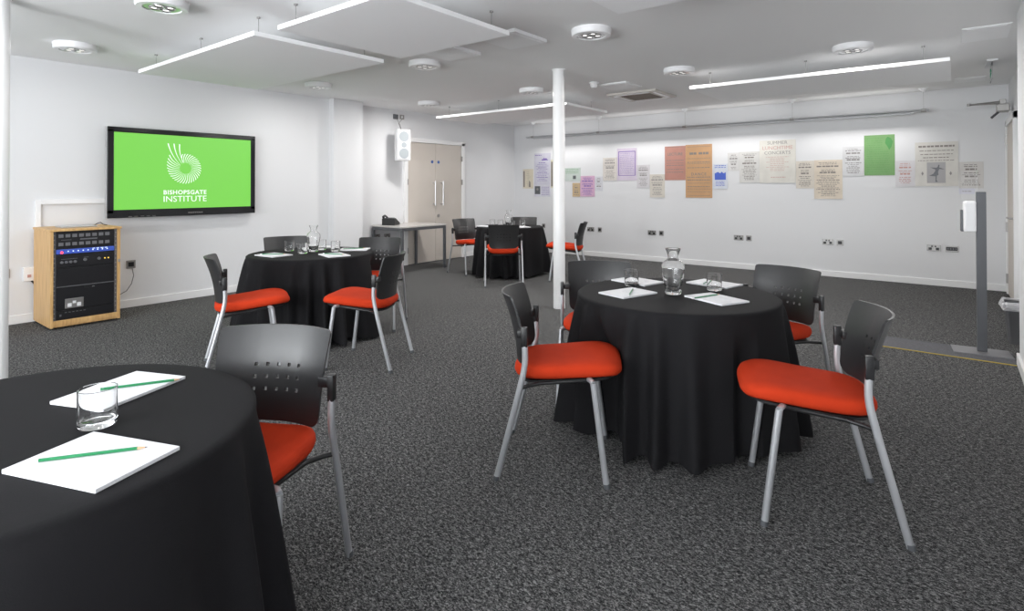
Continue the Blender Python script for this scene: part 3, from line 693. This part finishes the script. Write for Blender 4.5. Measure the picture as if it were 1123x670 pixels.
# ------------------------------------------------------------------ chairs
def make_chair():
    root = empty('stacking_chair', (0, 0, 0))         # local +y is the way the sitter faces
    O = .255
    S = lambda s: s-O
    def smooth_path(P, n=5):
        out = []
        P = [Vector(p) for p in P]
        for i in range(len(P)-1):
            p0 = P[max(i-1, 0)]; p1 = P[i]; p2 = P[i+1]; p3 = P[min(i+2, len(P)-1)]
            for k in range(n):
                t = k/n; out.append(.5*((2*p1)+(p2-p0)*t+(2*p0-5*p1+4*p2-p3)*t*t+(3*p1-p0-3*p2+p3)*t**3))
        return out+[P[-1]]
    for s_ in (-1, 1):
        L = MB().tube(smooth_path([(s_*.256, S(0), .0), (s_*.255, S(.058), .22), (s_*.253, S(.112), .43), (s_*.250, S(.135), .54), (s_*.250, S(.135), .63)]), .0115, 12, ry=.0145).build('leg', M['silver'], root, 'auto')
        MB().tube([(s_*.256, S(-.001), 0), (s_*.256, S(.002), .02)], .0155, 12).build('foot_cap', M['greym'], L, 'auto')
        L = MB().tube([(s_*.256, S(.51), 0), (s_*.238, S(.450), .466)], .0125, 12, ry=.0145).tube([(s_*.238, S(.450), .466), (s_*.225, S(.44), .472), (s_*.20, S(.43), .470)], .0125, 10).build('leg', M['silver'], root, 'auto')
        MB().tube([(s_*.256, S(.511), 0), (s_*.256, S(.508), .02)], .0155, 12).build('foot_cap', M['greym'], L, 'auto')
        MB().tube([(s_*.251, S(.110), .428), (s_*.22, S(.14), .430), (s_*.19, S(.20), .436), (s_*.19, S(.43), .462)], .009, 10).build('side_rail', M['black'], root, 'auto')
        b = MB().box(s_*.250-.0115, s_*.250+.0115, S(.135)-.018, S(.135)+.014, .622, .715, bev=.005)
        b.box(min(s_*.252, s_*.192), max(s_*.252, s_*.192), S(.098), S(.124), .662, .698, bev=.004)
        b.build('back_bracket', M['black'], root, 'auto')
    # seat cushion: stacked superellipse rings
    def ring(f, z0, zf):
        out = []
        for k in range(56):
            a = 2*pi*k/56; e = 2/4.2
            cx, cy = cos(a), sin(a)
            x = math.copysign(abs(cx)**e, cx); y = math.copysign(abs(cy)**e, cy)
            wy = .262; wx = .218 + .016*(y)       # a little wider at the front
            X, Y = x*wx*f, y*wy*f
            yy = Y/wy
            z = z0 + .030*yy*1.0 + .004 + zf*(-.020*max(0, yy-.3)**2*2.0 + .016*max(0, -yy)**2 + .006*abs(X/wx)**2)
            out.append((X, S(.325)+Y, z))
        return out
    rings = [ring(.04, .462, 0), ring(.6, .462, .3), ring(.90, .460, .6), ring(.97, .466, 1), ring(1.0, .480, 1.2), ring(.995, .496, 1.3), ring(.97, .509, 1.3), ring(.90, .519, 1.2), ring(.7, .525, 1), ring(.35, .523, 1), ring(.04, .522, 1)]
    loft(rings).build('seat', M['seat'], root, True)
    rp = [ring(.86, .440, .3), ring(.90, .446, .3), ring(.90, .456, .3)]
    loft(rp).build('seat_pan', M['black'], root, 'auto')
    # back shell with the block of square holes
    hp, hs = .042, .0065
    hx = [(k-2)*hp for k in range(5)]
    xs_ = sorted({round(v_, 5) for c in hx for v_ in (c-hs, c+hs)} | {-.118, .118, 0.0+.021, -.021} | {round(s_*v_, 5) for v_ in (.14, .16, .18, .195, .205, .21) for s_ in (-1, 1)})
    hz = [.628, .670, .712]
    zs_ = sorted({round(v_, 5) for c in hz for v_ in (c-hs, c+hs)} | {.517, .5185, .523, .531, .543, .56, .59, .649, .691, .74, .77, .80, .825, .838, .844, .847})
    b = bmesh.new(); V = []
    for z in zs_:
        v_ = (z-.517)/.33; rb, rt = .045, .014
        red = 0
        if z < .517+rb: red = rb-math.sqrt(max(0, rb*rb-(rb-(z-.517))**2))
        if z > .847-rt: red = rt-math.sqrt(max(0, rt*rt-(rt-(.847-z))**2))
        wmax = .198+.018*v_-red
        row = []
        for x in xs_:
            X = x if abs(x) <= .118 else math.copysign(.118+(abs(x)-.118)*(wmax-.118)/(.21-.118), x)
            s = .145 - .015*v_ - .064*v_*v_ - .068*(1-abs(X/.21)**2.2)
            row.append(b.verts.new((X, S(s+.0), z)))
        V.append(row)
    inh = lambda v0, v1, cs: any(abs((v0+v1)/2-c) < .003 and v1-v0 < .014 for c in cs)
    for j in range(len(zs_)-1):
        for i in range(len(xs_)-1):
            if inh(xs_[i], xs_[i+1], hx) and inh(zs_[j], zs_[j+1], hz): continue
            b.faces.new((V[j][i], V[j][i+1], V[j+1][i+1], V[j+1][i]))
    # thicken
    th = .010; faces = b.faces[:]
    b.normal_update()
    back = {}
    for v_ in b.verts[:]: back[v_] = b.verts.new(v_.co - Vector((0, th, 0)))
    bed = [e for e in b.edges if len(e.link_faces) == 1]
    for f in faces: b.faces.new([back[q] for q in reversed(f.verts)])
    for e in bed:
        a_, c_ = e.verts; b.faces.new((a_, c_, back[c_], back[a_]))
    mm = MB(); mm.b.free(); mm.b = b
    mm.build('backrest', M['shell'], root, 'auto')
    return root
CH_GROUP = 'orange seated stacking chairs with black backs'
chairs = [
 (-1.600, 2.386, 29.6, 'orange seated chair at the left of the middle table, turned sideways'),
 (-.467, 2.762, -159.5, 'orange seated chair at the right of the middle table, nearest the camera'),
 (-3.622, 2.815, -149.5, 'orange seated chair at the right of the table nearest the screen'),
 (-4.309, 2.140, 64.6, 'orange seated chair at the left of the table nearest the screen'),
 (-4.53, 3.57, -54.2, 'orange seated chair behind the screen side table, in front of the corner desk'),
 (-1.852, 3.289, -60.8, 'orange seated chair behind the middle table, beside the white column'),
 (-.908, 3.761, -107.3, 'orange seated chair behind the right side of the middle table, near the poster wall'),
 (-1.873, .937, -60, 'orange seated chair at the large foreground table'),
 (-6.082, 6.669, -12, 'orange seated chair at the far table, in front of the double doors'),
 (-4.981, 6.146, 132, 'orange seated chair at the far table with its back to the camera'),
 (-4.452, 7.039, -156, 'orange seated chair at the far table, just right of the white column'),
 (-5.34, 3.12, -22, 'chair hidden behind the screen side table with only its black back top showing'),
 (-5.66, 7.55, -52, 'chair hidden behind the far table with only its black back top showing'),
]
proto = make_chair()
for i, (x, y, dg, label) in enumerate(chairs):
    o = proto if i == 0 else copy_tree(proto)
    o.location = (x, y, 0); o.rotation_euler = (0, 0, radians(dg-90)); tag(o, label, 'chair', CH_GROUP)

# ------------------------------------------------------------------ tables and cloths
TZ = .745
def chair_limit(cx, cy, th):
    best = 9
    dx, dy = cos(th), sin(th)
    for (x, y, dg, _) in chairs:
        if math.hypot(x-cx, y-cy) > 1.4: continue
        a = radians(dg); f = (cos(a), sin(a)); l = (-sin(a), cos(a))
        ox, oy = cx-x, cy-y
        of, ol = ox*f[0]+oy*f[1], ox*l[0]+oy*l[1]; df, dl = dx*f[0]+dy*f[1], dx*l[0]+dy*l[1]
        t0, t1 = 0, 9
        for o_, d_, lo, hi in ((of, df, -.27, .315), (ol, dl, -.245, .245)):
            if abs(d_) < 1e-6:
                if not lo <= o_ <= hi: t0 = 99
                continue
            a_, b_ = (lo-o_)/d_, (hi-o_)/d_
            if a_ > b_: a_, b_ = b_, a_
            t0 = max(t0, a_); t1 = min(t1, b_)
        if t0 < t1 and t0 < best: best = t0
    return best
def make_table(cx, cy, Rr, seed, label, clabel, N=12, free=None):
    e = empty('round_table', (cx, cy, 0), 0, label, 'table', 'round tables under black cloths')
    MB().lathe([(0, .715), (Rr-.02, .715), (Rr-.012, .72), (Rr-.012, .735), (Rr-.02, .740), (0, .740)], 64).build('table_top', M['tabletop'], e, 'auto')
    MB().tube([(0, 0, .03), (0, 0, .715)], .03, 20).build('pedestal', M['black'], e, 'auto')
    for k in range(4):
        a = radians(20)+k*pi/2
        MB().tube([(0, 0, .05), (.3*cos(a), .3*sin(a), .03), (.38*cos(a), .38*sin(a), .014)], [.022, .018, .014], 8).build('leg', M['black'], e, 'auto')
    rg = random.Random(seed); n = 420
    ph = [rg.uniform(0, 2*pi) for _ in range(6)]
    lim = [chair_limit(cx, cy, 2*pi*k/n)-.015 for k in range(n)]
    if free: lim = [9 if free[0] <= 360*k/n <= free[1] else v_ for k, v_ in enumerate(lim)]
    lim = [max(.16, min(lim[(k+j) % n] for j in range(-2, 3))) for k in range(n)]
    lim = [sum(min(.80, lim[(k+j) % n]) for j in range(-6, 7))/13 for k in range(n)]
    def fold(th):
        w = th + .20*sin(2*th+ph[0]) + .13*sin(3*th+ph[1]) + .05*sin(5*th+ph[5])
        c = .5+.5*cos(N*w+ph[2]); amp = .72+.22*sin(2*th+ph[3])+.16*sin(5*th+ph[4])
        return max(.15, amp)*c**1.6
    T = [0, .015, .03, .05, .08, .12, .17, .23, .30, .38, .46, .54, .62, .70, .78, .86, .93, 1.0]
    V = [(0, 0, TZ+.002)]; rows = []
    for r in (.25, .5, .75, .9, .965): rows.append([((Rr*r)*cos(2*pi*k/n), (Rr*r)*sin(2*pi*k/n), TZ+.002) for k in range(n)])
    rows.append([((Rr-.006)*cos(2*pi*k/n), (Rr-.006)*sin(2*pi*k/n), TZ+.0005) for k in range(n)])
    for t in T:
        g = []
        for k in range(n):
            th = 2*pi*k/n; fo = fold(th)
            am = max(0, (t-.015))**.72
            r = Rr + .003 + t*.03 + am*(.175*fo-.012)
            s = min(1, max(0, (t-.04)/.40)); s = s*s*(3-2*s)
            L = lim[k]
            if L < r: r = r*(1-s) + (L-.006*(1-fo))*s
            hem = .012 + .030*(1-fo)
            z = (TZ-.006)*(1-t) + hem*t
            g.append((r*cos(th), r*sin(th), z))
        rows.append(g)
    mb = MB(); V += [v_ for g in rows for v_ in g]
    Fc = [[0, 1+k, 1+(k+1) % n] for k in range(n)]
    for i in range(len(rows)-1):
        for k in range(n): Fc.append([1+i*n+k, 1+(i+1)*n+k, 1+(i+1)*n+(k+1) % n, 1+i*n+(k+1) % n])
    mb._new(V, Fc)
    c = mb.build('tablecloth', M['cloth'], None, True, (cx, cy, 0))
    tag(c, clabel, 'tablecloth', 'black tablecloths on the round tables')
tables = dict(fg=(-1.890, .346, .565), mid=(-1.286, 3.178, .562), left=(-4.78, 3.03, .562), far=(-5.50, 6.95, .515))
make_table(*tables['fg'], 11, 'round table in the near left foreground, under a black cloth', 'black floor-length cloth on the near left foreground table', 16, (0, 60))
make_table(*tables['mid'], 5, 'round table under a black cloth in the middle right of the room', 'black floor-length cloth with deep folds on the middle table', 16)
make_table(*tables['left'], 7, 'round table under a black cloth nearest the wall screen', 'black floor-length cloth on the table nearest the screen', 17)
make_table(*tables['far'], 9, 'round table under a black cloth in the far corner', 'black floor-length cloth on the table in the far corner', 14)

# ------------------------------------------------------------------ things on the tables
ZT = TZ+.0025
def glass_proto():
    e = empty('water_glass', (0, 0, 0)); r, h_ = .044, .097
    MB().lathe([(0, 0), (r-.004, 0), (r-.001, .004), (r, .012), (r, h_-.001), (r-.001, h_), (r-.0022, h_-.001), (r-.0032, .020), (r-.012, .0155), (0, .0155)], 40).build('glass_wall', M['glass'], e, 'auto')
    return e
def carafe_proto():
    e = empty('water_carafe', (0, 0, 0))
    out = [(0, 0), (.043, 0), (.046, .004), (.046, .018), (.044, .026), (.050, .055), (.059, .10), (.0655, .14), (.0645, .162), (.054, .183), (.036, .197), (.029, .208), (.029, .218), (.034, .236), (.0425, .258), (.0435, .262)]
    inn = [(.0405, .262), (.0305, .236), (.0255, .218), (.0265, .208), (.033, .195), (.051, .180), (.0615, .161), (.0625, .14), (.056, .10), (.047, .055), (.038, .030), (.03, .022), (0, .022)]
    MB().lathe(out+inn, 40).build('carafe_wall', M['glass'], e, 'auto')
    return e
def pad_proto(pencil=True):
    e = empty('notepad', (0, 0, 0))
    w = MB().box(-.138, .138, -.1, .1, 0, .009, bev=.0008).build('paper_block', M['paper'], e)
    sw = MB()
    for k in range(26):
        a = k*2*pi/30; r0, r1 = .022, .05+.012*(k/26)
        p0 = Vector((.03+cos(a)*r0, sin(a)*r0)); p1 = Vector((.03+cos(a-.25)*r1, sin(a-.25)*r1)); nn = Vector((-(p1-p0).y, (p1-p0).x)).normalized()*.0017
        sw.prism([tuple(p0+nn*.4), tuple(p0-nn*.4), tuple(p1-nn), tuple(p1+nn)], .009, .0093)
    sw.build('swirl_print', M['pgrey'], w)
    return e
def pencil_proto():
    e = empty('pencil', (0, 0, 0)); r = .0038; L = .118
    MB().tube([(-L+.02, 0, r), (L-.045+.02, 0, r)], r, 6).build('pencil_barrel', M['green'], e)
    t = MB().tube([(L-.025, 0, r), (L-.010, 0, r)], [r, .0015], 8).build('pencil_tip', M['pwood'], e)
    MB().tube([(L-.010, 0, r), (L-.004, 0, r)], [.0015, .0003], 6).build('pencil_lead', M['lead'], t)
    MB().tube([(-L+.004, 0, r), (-L+.02, 0, r)], r*1.05, 10).build('pencil_end', M['white'], e, 'auto')
    return e
gp, cp, pp, pc = glass_proto(), carafe_proto(), pad_proto(), pencil_proto()
used = set()
def put(pr, x, y, z, dg, label, cat, group, sc=1.0):
    o = pr if pr.name not in used else copy_tree(pr); used.add(pr.name)
    o.location = (x, y, z); o.rotation_euler = (0, 0, radians(dg)); o.scale = (sc, sc, sc); return tag(o, label, cat, group)
G = 'glass tumblers on the round tables'; Pn = 'white notepads on the round tables'; Pg = 'green pencils on the notepads'
for (x, y, lb) in ((-1.770, .497, 'clear glass tumbler on the near left foreground table'),
        (-1.605, 3.262, 'glass tumbler left of the carafe on the middle table'), (-1.140, 3.415, 'glass tumbler right of the carafe on the middle table'),
        (-5.10, 2.99, 'leftmost tumbler on the table nearest the screen'), (-4.795, 2.945, 'tumbler in front of the carafe on the table nearest the screen'), (-4.93, 3.235, 'tumbler just right of the carafe on the table nearest the screen'), (-4.70, 3.235, 'rightmost tumbler on the table nearest the screen'),
        (-5.78, 6.86, 'leftmost tumbler on the far table'), (-5.63, 6.88, 'tumbler left of the carafe on the far table'), (-5.36, 6.83, 'tumbler right of the carafe on the far table'), (-5.35, 7.08, 'rightmost tumbler on the far table')):
    put(gp, x, y, ZT, 0, lb, 'glass', G)
for (x, y, lb, sc) in ((-1.290, 3.155, 'clear glass water carafe in the centre of the middle table', 1.0), (-4.86, 3.10, 'glass carafe among the tumblers on the table nearest the screen', .96), (-5.50, 6.92, 'glass carafe on the far table', .96)):
    put(cp, x, y, ZT, 0, lb, 'carafe', 'glass carafes on the round tables', sc)
pads = [(-1.540, .427, 21, 'white notepad nearest the camera on the foreground table', (-1.556, .424, 56)),
        (-2.005, .625, 113, 'white notepad behind the tumbler on the foreground table', (-1.985, .665, 63)),
        (-1.497, 2.995, 73, 'notepad at the front left of the middle table', (-1.475, 2.99, 110)), (-1.63, 3.40, -14, 'notepad at the back left of the middle table', None),
        (-1.205, 3.61, 166, 'notepad at the back right of the middle table', (-1.25, 3.60, 95)), (-1.035, 3.13, -26, 'notepad at the front right of the middle table', (-1.09, 3.13, 70)),
        (-4.85, 2.69, 5, 'notepad at the front left of the table nearest the screen', (-4.86, 2.69, 40)), (-4.42, 3.03, -15, 'notepad at the front right of the table nearest the screen', (-4.43, 3.03, 20)),
        (-5.10, 3.30, 70, 'notepad behind the glasses on the table nearest the screen', None), (-4.66, 3.42, 40, 'notepad at the back right of the table nearest the screen', (-4.67, 3.42, 60)),
        (-5.74, 6.68, 5, 'notepad at the left of the far table', None), (-5.38, 6.58, 60, 'notepad at the near edge of the far table', None), (-5.22, 6.88, -30, 'notepad at the right of the far table', None)]
for (x, y, dg, lb, pen) in pads:
    put(pp, x, y, ZT, dg, lb, 'notepad', Pn)
    if pen: put(pc, pen[0], pen[1], ZT+.0093, pen[2], lb.replace('white notepad', 'green pencil on the notepad').replace('notepad at', 'green pencil on the notepad at'), 'pencil', Pg)
